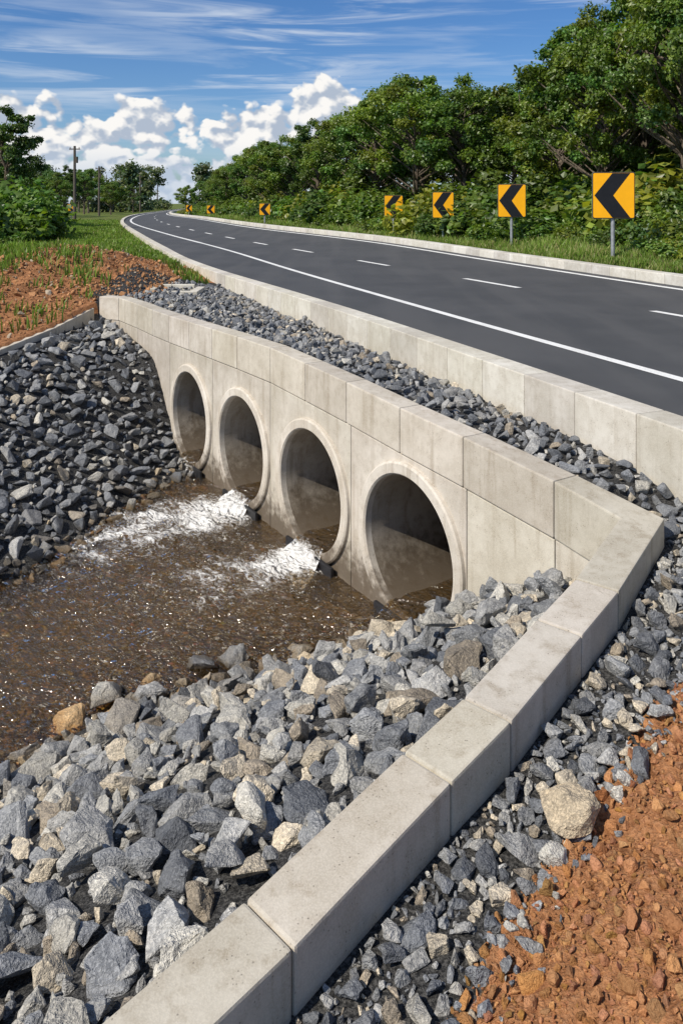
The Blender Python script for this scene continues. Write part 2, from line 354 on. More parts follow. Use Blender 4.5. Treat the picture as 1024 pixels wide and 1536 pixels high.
run_blocks(acc,P2,PM,[(0,1),(1,2,3),(3,4,5),(5,6),(6,7,8),(8,9),(n-2,n-1)],.012,.268,lambda i:path[i,2]-CH-.006,lambda i:-.6,bev=.01)
o=mk_obj('lower_wing_blocks',acc.V,acc.F,M_CON,col=acc.C); o.parent=head
# pipes
PT=[0,2.0,4.0,6.0]; PR=.75; PZ=.84
def lathe(t,prof,segs=80,caps=False):
    V=[];F=[]
    ax=np.array([NN[0],NN[1],0]); e1=np.array([DR[0],DR[1],0]); e2=np.array([0,0,1.])
    c0=np.array([*HP(t),PZ])
    for s,r in prof:
        for k in range(segs):
            a=2*math.pi*k/segs; V.append(c0+ax*s+(e1*math.cos(a)+e2*math.sin(a))*r)
    m=len(prof)
    for i in range(m-1):
        for k in range(segs):
            k2=(k+1)%segs; F.append((i*segs+k,i*segs+k2,(i+1)*segs+k2,(i+1)*segs+k))
    if caps: F.append(tuple(range(segs))[::-1]); F.append(tuple((m-1)*segs+k for k in range(segs)))
    return V,F
cv=[];cf=[];off=0
for t in PT:
    v,f=lathe(t,[(-.5,.80),(.8,.80)],64,True); cv+=v; cf+=[tuple(q+off for q in ff) for ff in f]; off+=len(v)
cut=mk_obj('tmp_cut',cv,cf,M_CON)
bm=bmesh.new(); bm.from_mesh(cut.data); bmesh.ops.recalc_face_normals(bm,faces=bm.faces[:]); bm.to_mesh(cut.data); bm.free()
md=po.modifiers.new('b','BOOLEAN'); md.operation='DIFFERENCE'; md.object=cut; md.solver='EXACT'; md.use_self=True
dg=bpy.context.evaluated_depsgraph_get(); nm=bpy.data.meshes.new_from_object(po.evaluated_get(dg))
po.modifiers.clear(); po.data=nm; po.parent=head
bpy.data.objects.remove(cut)
for k,t in enumerate(PT):
    v,f=lathe(t,[(.30,.752),(-.020,.75),(-.04,.767),(-.04,.865),(-.024,.885),(.06,.89)],96)
    c=np.full((len(v),3),random.uniform(1.0,1.14)); o=mk_obj('pipe_collar',v,f,M_CON,col=c); o.parent=head
    v,f=lathe(t,[(.02,.7505),(1.2,.7505),(1.21,.76),(1.23,.76),(1.24,.7505),(3,.7505),(6,.7505),(9,.7505)],96)
    f.append(tuple(7*96+q for q in range(96)))
    o=mk_obj('pipe_barrel',v,f,M_PIPE,col=np.full((len(v),3),.95),smooth=True); o.parent=head
    zl=.165; hw=math.sqrt(PR**2-(PZ-zl)**2)-.004
    Vw=[];Cw=[]; S=list(np.linspace(8.9,.2,40))+list(np.linspace(.16,-.46,26))
    fo=(.25,.9,1.0,.55)[k]
    for s in S:
        dr=max(0,-s-.02)/.42
        for q in np.linspace(-1,1,25):
            p=HP(t+q*hw*(1 if s>0 else 1+.45*dr)+.02*math.sin(s*17+q*5),s); z=zl-.19*min(1,dr*1.1)**.8-.12*abs(q)**3*min(1,dr*2)
            Vw.append((p[0],p[1],z+(.006+.026*min(1,max(0,.2-s)/.4))*(math.sin(q*9+s*21+k)*.5+math.sin(q*21-s*13+2*k)*.5))); Cw.append((fo*min(1,max(0,(.10-s)/.25))+.05,.6,0))
    Fw=[(i*25+j,i*25+j+1,(i+1)*25+j+1,(i+1)*25+j) for i in range(len(S)-1) for j in range(24)]
    o=mk_obj('pipe_outflow_water',Vw,Fw,M_WATER,col=Cw,smooth=True); o.parent=head
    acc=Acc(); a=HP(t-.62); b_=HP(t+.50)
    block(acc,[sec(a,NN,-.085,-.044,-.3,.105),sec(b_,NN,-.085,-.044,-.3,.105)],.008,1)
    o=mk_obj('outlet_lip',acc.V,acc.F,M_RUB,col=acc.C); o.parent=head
e=np.array([(-5.28,16.78),(-5.6,15.4),(-6.0,13.8),(-6.7,12.2),(-7.4,10.8),(-8.6,9.0)]); em=mitre(e.copy())
acc=Acc(); run_blocks(acc,e,em,[(i,i+1) for i in range(5)],-.02,.10,lambda i:[2.22,2.02,1.88,1.81,1.76,1.7][i],lambda i:.9)
mk_obj('bank_edging_kerb',acc.V,acc.F,M_CON,col=acc.C)
def alongx(fx,y0,y1,step):
    ys=[y0]; 
    while ys[-1]<y1: 
        y=ys[-1]; sl=(float(fx(y+.5))-float(fx(y-.5))); st=step(y)/math.hypot(1,sl); ys.append(y+st)
    return np.array(ys)
ys=alongx(xL,-1,330,lambda y:.86 if y<60 else (2.5 if y<120 else 6)); Pb=np.stack([xL(ys),ys],1); Mb=mitre(Pb.copy())
acc=Acc()
run_blocks(acc,Pb,Mb,[(i,i+1) for i in range(len(ys)-1)],0,.33,lambda i: CZ-1.875,lambda i:1.6,bev=.012)
mk_obj('roadside_barrier_wall',acc.V,acc.F,M_CON2,col=acc.C)
ys=alongx(xR,-4,330,lambda y:1.0 if y<60 else 4); Pb=np.stack([xR(ys),ys],1); Mb=mitre(Pb.copy()); zr=zR(ys)
acc=Acc(); run_blocks(acc,Pb,Mb,[(i,i+1) for i in range(len(ys)-1)],0,.38,lambda i:zr[i]+.24,lambda i:zr[i]-.5,gap=.002,bev=.02)
mk_obj('roadside_kerb',acc.V,acc.F,M_KERB,col=acc.C)
# road
ry=np.concatenate([np.arange(-5.5,60,.5),np.arange(60,200,2),np.arange(200,590,8)])
cols=[xL(ry)+.1,xE(ry),xE(ry)*.5+xC(ry)*.5,xC(ry),xC(ry)*.5+xR(ry)*.5,xR(ry)+.05]
def strip(fa,fb,yy,dz):
    V=[];nx_=4
    for y in yy:
        a=float(fa(y)); b_=float(fb(y))
        for q in np.linspace(0,1,nx_): x=a+(b_-a)*q; V.append((x,y,float(road_z(x,y))+dz))
    F=[(i*nx_+j,i*nx_+j+1,(i+1)*nx_+j+1,(i+1)*nx_+j) for i in range(len(yy)-1) for j in range(nx_-1)]
    return V,F
V=[];F=[]
for k,c in enumerate(cols):
    for x,y in zip(c,ry): V.append((x,y,float(road_z(x,y))))
m=len(ry)
for k in range(len(cols)-1):
    for i in range(m-1): F.append((k*m+i,(k+1)*m+i,(k+1)*m+i+1,k*m+i+1))
mk_obj('road',V,F,M_ASPH,smooth=True)
mv=[];mf=[]
def addm(r):
    o=len(mv); mv.extend(r[0]); mf.extend([tuple(q+o for q in f) for f in r[1]])
wd=lambda y: .085 if y<40 else .11
addm(strip(lambda y:xE(y)-wd(y),lambda y:xE(y)+wd(y),ry,.005))
addm(strip(lambda y:xR(y)-.50,lambda y:xR(y)-.34,ry,.005))
for y0 in (-.5,6.2,12.3,18.6,25.2,32,38,44.5,51,58,66,74,83,93,104,116,130):
    addm(strip(lambda y:xC(y)-.08,lambda y:xC(y)+.08,np.linspace(y0,y0+2.3,6),.005))
mk_obj('road_markings',mv,mf,M_PAINT)
# ---------------------------------------------------------------- water
wx=np.arange(-9,1.6,.045); wy=np.arange(2.5,14.2,.045)
WX,WY=np.meshgrid(wx,wy)
def nz(x,y,s,seed):
    return np.sin(x*s+seed+1.9*np.sin(y*s*.8+seed*1.3))*np.sin(y*s*1.15+1.6*np.sin(x*s*.7+seed*2.1))
foam=np.zeros_like(WX); amp=np.full(WX.shape,.011)
flow=np.array([-.86,-.50]); fl=flow/np.linalg.norm(flow); fp=np.array([-fl[1],fl[0]])
for t,st,ln in ((0,.60,.7),(2,1.1,1.3),(4,1.35,2.2),(6,.75,1.0)):
    c=HP(t,-.12); dx=WX-c[0]; dy=WY-c[1]; al=dx*fl[0]+dy*fl[1]; pr=dx*fp[0]+dy*fp[1]
    g=np.exp(-(pr/(.48+.40*np.clip(al,0,9)))**2)*np.where(al<0,np.exp(-(al/.25)**2),np.exp(-al/ln))
    foam=np.maximum(foam,g*st); amp+=g*.05
foam=np.clip(foam*(1+.35*nz(WX,WY,5,9)),0,1.2)
WZ=amp*(nz(WX,WY,6,1)*.6+nz(WX,WY,13,2)*.5+nz(WX,WY,29,5)*.3+nz(WX*.8+WY*.6,WY*.8-WX*.6,21,4)*.35)
dep=np.clip(-hA(WX,WY)/.3,0,1)
idx=np.arange(WX.size).reshape(WX.shape)
F=np.stack([idx[:-1,:-1],idx[:-1,1:],idx[1:,1:],idx[1:,:-1]],-1).reshape(-1,4)
V=np.stack([WX,WY,WZ],-1).reshape(-1,3); fc=V[F].mean(1)
keep=(((fc[:,:2]-P0)@NN)<.08)&inpoly(fc[:,0],fc[:,1],basin)&(hA(fc[:,0],fc[:,1])<.12)
F=F[keep]; used=np.unique(F); mp=np.zeros(len(V),int); mp[used]=np.arange(len(used)); 
mk_obj('stream_water',V[used],mp[F],M_WATER,col=np.stack([foam,dep,dep],-1).reshape(-1,3)[used],smooth=True)
# ---------------------------------------------------------------- rocks
def rock_var(seed,npts=13,sub=0,bev=.07,round_=0.,boxy=.6):
    r=random.Random(seed); bm=bmesh.new()
    sx,sy,sz=r.uniform(.9,1.2),r.uniform(.65,.95),r.uniform(.5,.75)
    for _ in range(npts):
        v=Vector((r.gauss(0,1),r.gauss(0,1),r.gauss(0,1))).normalized()
        mx=max(abs(v.x),abs(v.y),abs(v.z)); v=v*(1-boxy)+v/mx*boxy*.8
        v*=r.uniform(.82,1.0)
        bm.verts.new((v.x*sx,v.y*sy,v.z*sz))
    res=bmesh.ops.convex_hull(bm,input=bm.verts[:])
    for v in [v for v in bm.verts if not v.link_faces]: bm.verts.remove(v)
    bmesh.ops.dissolve_limit(bm,angle_limit=math.radians(9),verts=bm.verts[:],edges=bm.edges[:])
    if bev>0: bmesh.ops.bevel(bm,geom=bm.edges[:],offset=bev,segments=1,affect='EDGES',profile=.5,clamp_overlap=True)
    bmesh.ops.triangulate(bm,faces=bm.faces[:])
    if sub:
        bmesh.ops.subdivide_edges(bm,edges=[e for e in bm.edges if e.calc_length()>.22],cuts=sub,use_grid_fill=True)
        bmesh.ops.triangulate(bm,faces=bm.faces[:])
        for v in bm.verts:
            q=mnoise.noise_vector(v.co*2.6+Vector((seed,0,0)))*.08+mnoise.noise_vector(v.co*6.5+Vector((seed,3,0)))*.045
            v.co+=q
    bm.verts.index_update()
    V=np.array([tuple(v.co) for v in bm.verts]); F=np.array([[v.index for v in f.verts] for f in bm.faces]); bm.free()
    return V,F
HI=[rock_var(i,random.Random(i).choice([9,11,13,15]),2,.05) for i in range(30)]
MD=[rock_var(60+i,random.Random(i).choice([9,10,12]),1,.06) for i in range(20)]
LO=[rock_var(100+i,random.Random(i).choice([9,10,12]),0,.08) for i in range(20)]
CL=[rock_var(200+i,16,1,.18,boxy=.1) for i in range(10)]
def rotmats(n_,tilt):
    a=rng.uniform(0,2*np.pi,n_); ax=rng.normal(0,tilt,n_); ay=rng.normal(0,tilt,n_)
    ca,sa=np.cos(a),np.sin(a); cx,sx=np.cos(ax),np.sin(ax); cy,sy=np.cos(ay),np.sin(ay); z=np.zeros(n_); o=np.ones(n_)
    Rz=np.stack([ca,-sa,z,sa,ca,z,z,z,o],-1).reshape(-1,3,3); Rx=np.stack([o,z,z,z,cx,-sx,z,sx,cx],-1).reshape(-1,3,3); Ry=np.stack([cy,z,sy,z,o,z,-sy,z,cy],-1).reshape(-1,3,3)
    return Rx@Ry@Rz
def build_rocks(name,pos,rad,colr,variants,tilt=.45,mat=None,sfn=None):
    pos=np.array(pos); rad=np.array(rad); colr=np.array(colr); N=len(pos); R=rotmats(N,tilt); vi=rng.integers(0,len(variants),N)
    st=rng.uniform(.85,1.15,(N,3)); Vs=[];Fs=[];Cs=[];off=0
    for k,(v,f) in enumerate(variants):
        s=np.where(vi==k)[0]
        if len(s)==0: continue
        vv=np.einsum('nij,nvj->nvi',R[s],v[None,:,:]*st[s][:,None,:]*rad[s][:,None,None])+pos[s][:,None,:]
        nv=len(v); ff=(f[None]+(np.arange(len(s))*nv)[:,None,None]).reshape(-1,3)+off
        Vs.append(vv.reshape(-1,3)); Fs.append(ff); Cs.append(np.repeat(colr[s],nv,0)); off+=nv*len(s)
    return mk_obj(name,np.concatenate(Vs),np.concatenate(Fs),mat or M_ROCK,col=np.concatenate(Cs))
def segdist(x,y,P):
    d=1e9
    for a,b_ in zip(P[:-1],P[1:]):
        ab=b_-a; t=min(1,max(0,((x-a[0])*ab[0]+(y-a[1])*ab[1])/(ab@ab))); d=min(d,math.hypot(x-a[0]-ab[0]*t,y-a[1]-ab[1]*t))
    return d
MIDL=[np.array(p) for p in MID]
def scatter(bbox,classes,ok,k=.80,wall=None):
    cell=.40; grid={}; out=[]
    x0,x1,y0,y1=bbox
    for (r0,r1,cnt) in classes:
        xs=rng.uniform(x0,x1,cnt); yy=rng.uniform(y0,y1,cnt); rs=rng.uniform(r0,r1,cnt); good=ok(xs,yy,rs)
        for x,y,r in zip(xs[good],yy[good],rs[good]):
            ci,cj=int(x//cell),int(y//cell); bad=False
            for a in (-1,0,1):
                for b_ in (-1,0,1):
                    for (X,Y,R) in grid.get((ci+a,cj+b_),()):
                        if (X-x)**2+(Y-y)**2<(k*(R+r))**2: bad=True;break
                    if bad:break
                if bad:break
            if bad: continue
            if wall is not None:
                if segdist(x,y,wall)<.15+r*.85: continue
            grid.setdefault((ci,cj),[]).append((x,y,r)); out.append((x,y,r))
    return np.array(out)
def view(x,y): return (x>-.50*y-.3)&(x<.50*y+.3)
PAL=np.array([(.115,.122,.135),(.165,.172,.185),(.22,.225,.232),(.29,.288,.282),(.38,.365,.33),(.47,.41,.32),(.27,.23,.18)])
def colors(n_,w):
    w=np.array(w,float); w/=w.sum(); c=PAL[rng.choice(len(PAL),n_,p=w)]; return c*rng.uniform(.75,1.25,(n_,1))
def place(s,f0,f1): 
    return np.stack([s[:,0],s[:,1],gz(s[:,0],s[:,1])+s[:,2]*rng.uniform(f0,f1,len(s))],1)
def tanwater(c,pos,p=.5):
    f=np.clip(1-(pos[:,2]-.05)/.28,0,1)[:,None]*(rng.random((len(c),1))<p); return c*(1-f)+f*c*np.array([1.2,.98,.70])
# near bank
okn=lambda x,y,r: inpoly(x,y,basin)&(gz(x,y)>-.10)&(y<.95*(x+3)+8.2)&(y<9)&view(x,y)&(gz(x,y)<1.75)
s1=scatter((-5,2.2,1.4,8.4),[(.15,.20,140),(.115,.15,800),(.075,.115,6500),(.045,.075,24000),(.022,.045,30000)],okn,.72,MIDL)
pos=place(s1,.05,.5); big=s1[:,2]>.065
c1=tanwater(colors(len(s1),[1.0,2.2,3.6,4.2,3.8,2.0,1.3]),pos)
build_rocks('riprap_stones',pos[big],s1[big,2]*1.14,c1[big],HI,.42)
build_rocks('riprap_small_stones',pos[~big],s1[~big,2]*1.15,c1[~big],MD,.6)
s=scatter((-5,2.2,1.4,8.4),[(.11,.16,260),(.06,.10,1500),(.035,.06,3000)],lambda x,y,r: okn(x,y,r)&(gz(x,y)>.12),1.25,MIDL)
build_rocks('riprap_top_stones',place(s,.6,.95),s[:,2],colors(len(s),[1,2,3,4,3.5,2.0,1]),HI,.5)
# left bank
okl=lambda x,y,r: inpoly(x,y,basin)&(gz(x,y)>-.10)&(y>8.6)&((x-P0[0])*DR[0]+(y-P0[1])*DR[1]>1.5)&(x<-2.0)&view(x,y)
edgeL=[np.array(p) for p in e]
s=scatter((-8.5,-2,8.5,16.9),[(.14,.18,400),(.10,.14,3000),(.07,.10,12000),(.045,.07,20000),(.028,.045,12000)],okl,.72,MIDL)
s=s[[segdist(a,b_,edgeL)>.08+r*.8 for a,b_,r in s]]
pos=place(s,.1,.65)
build_rocks('bank_stones',pos,s[:,2]*1.12,tanwater(colors(len(s),[3,4,4,2.6,1.6,.6,.6]),pos,.3),MD,.5)
# gravel strip
def okg(x,y,r):
    sN=(x-P0[0])*NN[0]+(y-P0[1])*NN[1]
    return (~inpoly(x,y,basin))&(x<xL(y)-.01-r*.9)&(sN>.28)&view(x,y)&(y<20.8-.0*x)&((x>-4.8))&((y<17.9)|(x>-4.2))
s=scatter((-5.2,3.4,4.8,20.5),[(.07,.10,4000),(.045,.07,26000),(.028,.045,34000)],okg,.72,MIDL)
s=s[(s[:,1]>5.6)|(s[:,0]>2.2)]
build_rocks('gravel_strip',place(s,.1,.7),s[:,2]*1.15,colors(len(s),[3,4,4,3,1.8,.6,.7]),LO,.7)
# outer gravel
def oko(x,y,r): return (~inpoly(x,y,basin))&(x<soil_edge(y)+rng.normal(0,.10,len(x)))&(x<xL(y)-.03-r)&view(x,y)&(y<6.3)&(y>1.3)
s=scatter((-1.6,3.3,1.4,6.3),[(.075,.115,260),(.05,.075,3000),(.03,.05,16000),(.018,.03,34000),(.010,.018,30000)],oko,.69,MIDL)
s=s[(s[:,1]<5.9)|(((s[:,0]-P0[0])*NN[0]+(s[:,1]-P0[1])*NN[1])>.3)]
pp=place(s,.1,.7); cc_=colors(len(s),[2.2,3.6,4,3.0,2.0,1.2,1.2])
big=s[:,2]>.03
build_rocks('gravel_verge',pp[big],s[big,2]*1.18,cc_[big],HI,.45); build_rocks('gravel_verge_chips',pp[~big],s[~big,2]*1.2,cc_[~big],LO,.7)
build_rocks('sandstone_boulder',np.array([(1.00,3.50,float(gz(1.0,3.5))+.10)]),[.19],[(.40,.33,.235)],[HI[3]],.2)
# soil clods
def okc(x,y,r): return (x>soil_edge(y)-.08)&(y<4.8)&(x<xL(y)-.15)&view(x,y)&(x>-.8)
s=scatter((-.8,3.2,1.3,4.8),[(.045,.075,60),(.028,.045,700),(.016,.028,9000),(.009,.016,30000),(.005,.009,50000)],okc,.74)
cs=np.array([(.52,.255,.115)])*rng.uniform(.68,1.25,(len(s),1))+rng.normal(0,.012,(len(s),3)); cs=np.clip(cs,.02,1)
big=s[:,2]>.022; pc=place(s,.1,.65)
build_rocks('soil_clods',pc[big],s[big,2]*1.15,cs[big],CL,1.0,M_CLOD); build_rocks('soil_crumbs',pc[~big],s[~big,2]*1.2,cs[~big],LO,1.0,M_CLOD)
def okm(x,y,r): return (~inpoly(x,y,basin))&(y<25)&(x<-4.2)&view(x,y)&(x<xL(y)-.2)&(gz(x,y)<3.6)
s=scatter((-11,-4.2,12,25),[(.08,.13,220),(.04,.08,3500),(.02,.04,14000)],okm,.85)
s=s[(rng.random(len(s))<np.clip(1.6-leftgrass(s[:,0],s[:,1]),0,1))]
s=s[[segdist(a,b_,edgeL)>.14+r for a,b_,r in s]]
cs=np.where(rng.random((len(s),1))<.15,np.array([(.42,.35,.26)]),np.array([(.48,.25,.12)]))*rng.uniform(.65,1.3,(len(s),1))
build_rocks('mound_clods',place(s,.1,.6),s[:,2],cs,LO,1.0,M_CLOD)
# ---------------------------------------------------------------- foliage
def tube(V,F,pts,rad,sg=7):
    off=len(V); pts=[np.array(p,float) for p in pts]
    for i,p in enumerate(pts):
        d=(pts[min(i+1,len(pts)-1)]-pts[max(i-1,0)]); d/=np.linalg.norm(d)+1e-9
        a=np.cross(d,[.3,.9,.1]); a/=np.linalg.norm(a)+1e-9; b_=np.cross(d,a)
        for k in range(sg): an=2*math.pi*k/sg; V.append(p+(a*math.cos(an)+b_*math.sin(an))*rad[i])
    for i in range(len(pts)-1):
        for k in range(sg): k2=(k+1)%sg; F.append((off+i*sg+k,off+i*sg+k2,off+(i+1)*sg+k2,off+(i+1)*sg+k))
def leafquads(cent,rc,nper,size,basecol,r,flat=.65,up=.6):
    N=len(cent)*nper; ci=np.repeat(np.arange(len(cent)),nper)
    d=r.normal(0,1,(N,3)); d/=np.linalg.norm(d,axis=1)[:,None]
    q=d*(r.random(N)**.5)[:,None]; lob=1+.35*np.sin(d[:,0]*5+ci)*np.cos(d[:,1]*4+ci*2)
    p=cent[ci]+q*rc[ci][:,None]*lob[:,None]*np.array([1,1,flat])
    nrm=d*.6+r.normal(0,.6,(N,3))+np.array([0,0,up]); nrm/=np.linalg.norm(nrm,axis=1)[:,None]
    a=np.cross(nrm,r.normal(0,1,(N,3))); a/=np.linalg.norm(a,axis=1)[:,None]; b_=np.cross(nrm,a)
    L=size*r.uniform(.6,1.4,N)[:,None]; W=L*.36
    Vq=np.stack([p-a*L*.5,p+b_*W-nrm*L*.06,p+a*L*.5,p-b_*W-nrm*L*.06],1).reshape(-1,3)
    Fq=np.arange(N*4).reshape(-1,4)
    cb=r.uniform(.7,1.25,len(cent))[ci]*r.uniform(.65,1.35,N)
    hue=r.normal(.05,.12,len(cent))[ci]+r.normal(0,.08,N)
    c=np.array(basecol)[None]*cb[:,None]*np.stack([1+hue,np.ones(N),1-hue],1)
    return Vq,Fq,np.repeat(c,4,0)
def tree_mesh(seed,H=9,R=3,zc=.60,rz=.40,nc=74,nper=330,size=.17,col=(.135,.215,.032),trunk=.17,openness=.45,crown_r=.20,tw=1.0):
    r=np.random.default_rng(seed); V=[];F=[]
    fork=H*r.uniform(.22,.32); wob=r.normal(0,.12,(6,2))
    tp=[(0,0,-.3)]+[(wob[i][0]*i*.5,wob[i][1]*i*.5,fork+(H*.8-fork)*(i/5)) for i in range(6)]
    tube(V,F,tp,[trunk*1.25]+[trunk*(1-.15*i) for i in range(6)],9)
    cents=[]
    while len(cents)<nc:
        d=r.normal(0,1,3); d/=np.linalg.norm(d)
        if d[2]<-.7: continue
        rr=r.uniform(openness,1.0)**.6; sc=1+.18*math.sin(3*math.atan2(d[1],d[0])+seed)+.16*math.sin(5*d[2]+seed)
        cents.append((d[0]*R*rr*sc,d[1]*R*rr*sc,H*zc+d[2]*H*rz*rr*(1 if d[2]>0 else .9)))
    cents=np.array(cents); cents[:,2]=np.clip(cents[:,2],H*.18,H*1.0-.3)
    for c in cents[:int(nc*.75)]:
        h0=min(max(fork*.9,c[2]-np.hypot(c[0],c[1])*.8),H*.72); f=(h0-fork)/(H*.8-fork)*5; i=int(np.clip(f,0,5)); s=np.array([wob[i][0]*i*.5,wob[i][1]*i*.5,h0])
        mid=s*.45+c*.55+np.array([r.normal(0,.15),r.normal(0,.15),-.1]); rr=trunk*r.uniform(.28,.5)
        tube(V,F,[s,s*.75+mid*.25+[0,0,.08],mid,c],[rr,rr*.8,rr*.5,rr*.15],5)
    rc=r.uniform(.6,1.35,nc)*R*crown_r
    lv,lf,lc=leafquads(cents,rc,nper,size,col,r)
    nv=len(V); Vt=np.concatenate([np.array(V),lv]); Ft=np.concatenate([np.array(F),lf+nv]); Ct=np.concatenate([np.full((nv,3),.5),lc])
    mi=np.concatenate([np.zeros(len(F)),np.ones(len(lf))])
    return mk_mesh('tree_mesh',Vt,Ft,[M_BARK,M_LEAF],col=Ct,midx=mi)
TREES=[tree_mesh(11),tree_mesh(12,R=3.3,nc=84),tree_mesh(13,R=2.7,col=(.11,.195,.036)),tree_mesh(14,R=3.1,zc=.57,rz=.43,nc=86,col=(.155,.22,.03)),tree_mesh(15,R=2.5,zc=.58,rz=.42,nc=64,col=(.10,.165,.034))]
BIG=[tree_mesh(21,R=3.0,nc=120,nper=340,size=.13,crown_r=.155,openness=.3,col=(.13,.205,.034)),tree_mesh(22,R=2.6,nc=115,nper=340,size=.13,crown_r=.165,openness=.3,zc=.56,rz=.44,col=(.145,.215,.03))]
def put(name,me,x,y,h,base=9,z=None,wide=1.0,rot=None):
    o=link(bpy.data.objects.new(name,me)); s=h/base; o.scale=(s*wide,s*wide,s); o.rotation_euler=(0,0,rot if rot is not None else random.uniform(0,6.28))
    o.location=(x,y,float(gz(x,y)) if z is None else z); return o
front=[(12.9,29.5,11.6),(10.9,33,10.2),(14.2,37,13.5),(11.2,40,8.6),(9.9,45,8.9),(7.2,46,9.1),(4.6,49,9.9),(2.4,55,9.3),(.4,61,9.2),(-2.0,67,9.0),(-4.5,74,8.7),(-7.6,82,8.5),(-11.0,92,8.3),(-15.2,104,7.2),(-20.5,126,6.2),(16.5,31,12.5),(18.5,37,14),
 (-27,150,6.2),(-34,172,6.0)]
for i,(x,y,h) in enumerate(front): put('broadleaf_tree',BIG[i%2] if (y<38) else TREES[i%5],x,y,h,9,wide=1.0 if y>35 else .85)
for i,(x,y,h) in enumerate([(14,45,10),(17,50,10),(12,52,9.5),(8.5,54,9),(6,58,9.5),(3.5,64,9.3),(1,70,9),(-1.5,77,9),(-4.5,84,8.8),(-8,94,8.5),(-12,106,8.2),(-17,120,7.5),(19,43,13),(22,36,14),(24,46,13),(21,48,11),(10.5,62,10),(5,76,9.5),(-23,142,6.8)]):
    put('broadleaf_tree',TREES[(i*2+1)%5],x,y,h,9,wide=1.15)
def shrub_mesh(seed,col,nc=16,nper=300,size=.12,R=1.1,H=1.5):
    r=np.random.default_rng(seed); a=r.uniform(0,6.28,nc); q=r.random(nc)**.5
    c=np.stack([np.cos(a)*q*R,np.sin(a)*q*R,r.uniform(.15,.85,nc)*H*(1-.45*q)],1); rc=r.uniform(.25,.5,nc)*R*.9
    V=[];F=[]
    for p in c: tube(V,F,[(p[0]*.1,p[1]*.1,-.1),(p[0]*.5,p[1]*.5,p[2]*.5),tuple(p)],[.025,.018,.006],4)
    lv,lf,lc=leafquads(c,rc,nper,size,col,r,.85,.5); nv=len(V)
    return mk_mesh('shrub_mesh',np.concatenate([np.array(V),lv]),np.concatenate([np.array(F),lf+nv]),[M_BARK,M_LEAF],col=np.concatenate([np.full((nv,3),.5),lc]),midx=np.concatenate([np.zeros(len(F)),np.ones(len(lf))]))
SH=[shrub_mesh(31,(.155,.245,.036)),shrub_mesh(32,(.13,.21,.035)),shrub_mesh(33,(.20,.265,.045),R=1.3,H=1.2),shrub_mesh(34,(.10,.16,.03),H=1.8)]
SIGNS=[(7.87,22.8,1.2,1.35,.23,-1.68,-.12),(6.7,31,1.10,1.31,.105,-1.89,-.1),(4.9,38,1.03,1.26,-.08,-1.93,-.05),(2.97,45,1.07,1.22,-.15,-1.9,0),(-5.55,57,.80,.86,-.43,-1.8,.08),(-14.1,85,.85,.9,-.66,-1.8,.1),(-20.9,108,.82,.9,-.68,-1.8,.1),(-32.6,95,.85,.85,-.5,-2.1,.25)]
def clear(x,y): return not any(abs(x-sx*y/sy)<1.9 and .62*sy<y<sy+.8 for sx,sy,*_ in SIGNS)
for y in np.concatenate([np.arange(21,60,1.35),np.arange(60,130,2.6)]):
    for off,hh in ((3.0,1.0),(4.6,1.7),(6.4,2.6),(8.8,3.2),(12.5,3.6)):
        x=float(xR(y))+off+random.uniform(-.5,.6)+(1.3 if y<50 else 0); yj=float(y)+random.uniform(-.6,.6)
        if off>12 and y>44: continue
        if not clear(x,yj): 
            if off>4: put('shrub',SH[2],x+.4,yj,random.uniform(.35,.6),1.5,wide=2.2)
            continue
        if off<4 and random.random()<.5: continue
        put('shrub',SH[random.randrange(4)],x,yj,hh*random.uniform(.6,1.3),1.5,wide=random.uniform(1.0,1.5))
for x,y,h,wd_ in [(-17.9,38,3.8,1.2),(-20,40,4.8,1.2),(-16.6,41,2.2,1.2),(-22,37,4.5,1.2),(-21,46,4.2,1.2),(-15.2,36,1.1,1.3),(-15.9,33,1.4,1.3),(-17.6,34,2.0,1.4),(-14.2,31,.8,1.4)]:
    put('shrub',SH[random.choice([1,0,2,0])],x,y,h,1.5,wide=wd_)
for i,(x,y,h) in enumerate([(-25.6,60,9.4),(-28.5,64,8.5),(-37,90,6.4),(-41,94,7.8),(-45,98,8),(-42,116,6.2),(-43,122,8.0),(-48,130,7.6),(-41,140,6.0),(-53,128,9),(-49,150,8),(-53,165,9.5),(-46,174,6.5),(-60,180,10)]):
    put('broadleaf_tree',TREES[[4,2,1][i%3]],x,y,h,9)
r=np.random.default_rng(5); cents=[];rcs=[];TV=[];TF=[]
for i in range(150):
    a=r.uniform(-.62,.1); D=r.uniform(190,330); x=D*math.sin(a); y=D*math.cos(a); h=r.uniform(6,15)*D/240; z0=float(gz(x,y)); tallt=r.random()<.35
    if x>float(xL(min(y,590)))-4 and x<float(xR(min(y,590)))+4: continue
    for _ in range(10):
        hh=r.uniform(.62,1) if tallt else r.uniform(.3,.9); w=(1.05-hh)*.4+.2
        cents.append((x+r.normal(0,w*h*.3),y+r.normal(0,w*h*.3),z0+hh*h)); rcs.append(h*r.uniform(.09,.16))
    tube(TV,TF,[(x,y,z0-.5),(x+.2,y,z0+h*.8)],[.3,.1],5)
    for _ in range(4): cents.append((x+r.uniform(-5,5),y+r.uniform(-3,3),z0+r.uniform(.8,2.5))); rcs.append(r.uniform(1.8,2.8))
lv,lf,lc=leafquads(np.array(cents),np.array(rcs),70,.8,(.10,.14,.065),r,.75,.5); nv=len(TV)
mk_obj('distant_tree_line',np.concatenate([np.array(TV),lv]),np.concatenate([np.array(TF),lf+nv]),[M_BARK,M_LEAF],col=np.concatenate([np.full((nv,3),.5),lc]),midx=np.concatenate([np.zeros(len(TF)),np.ones(len(lf))]))
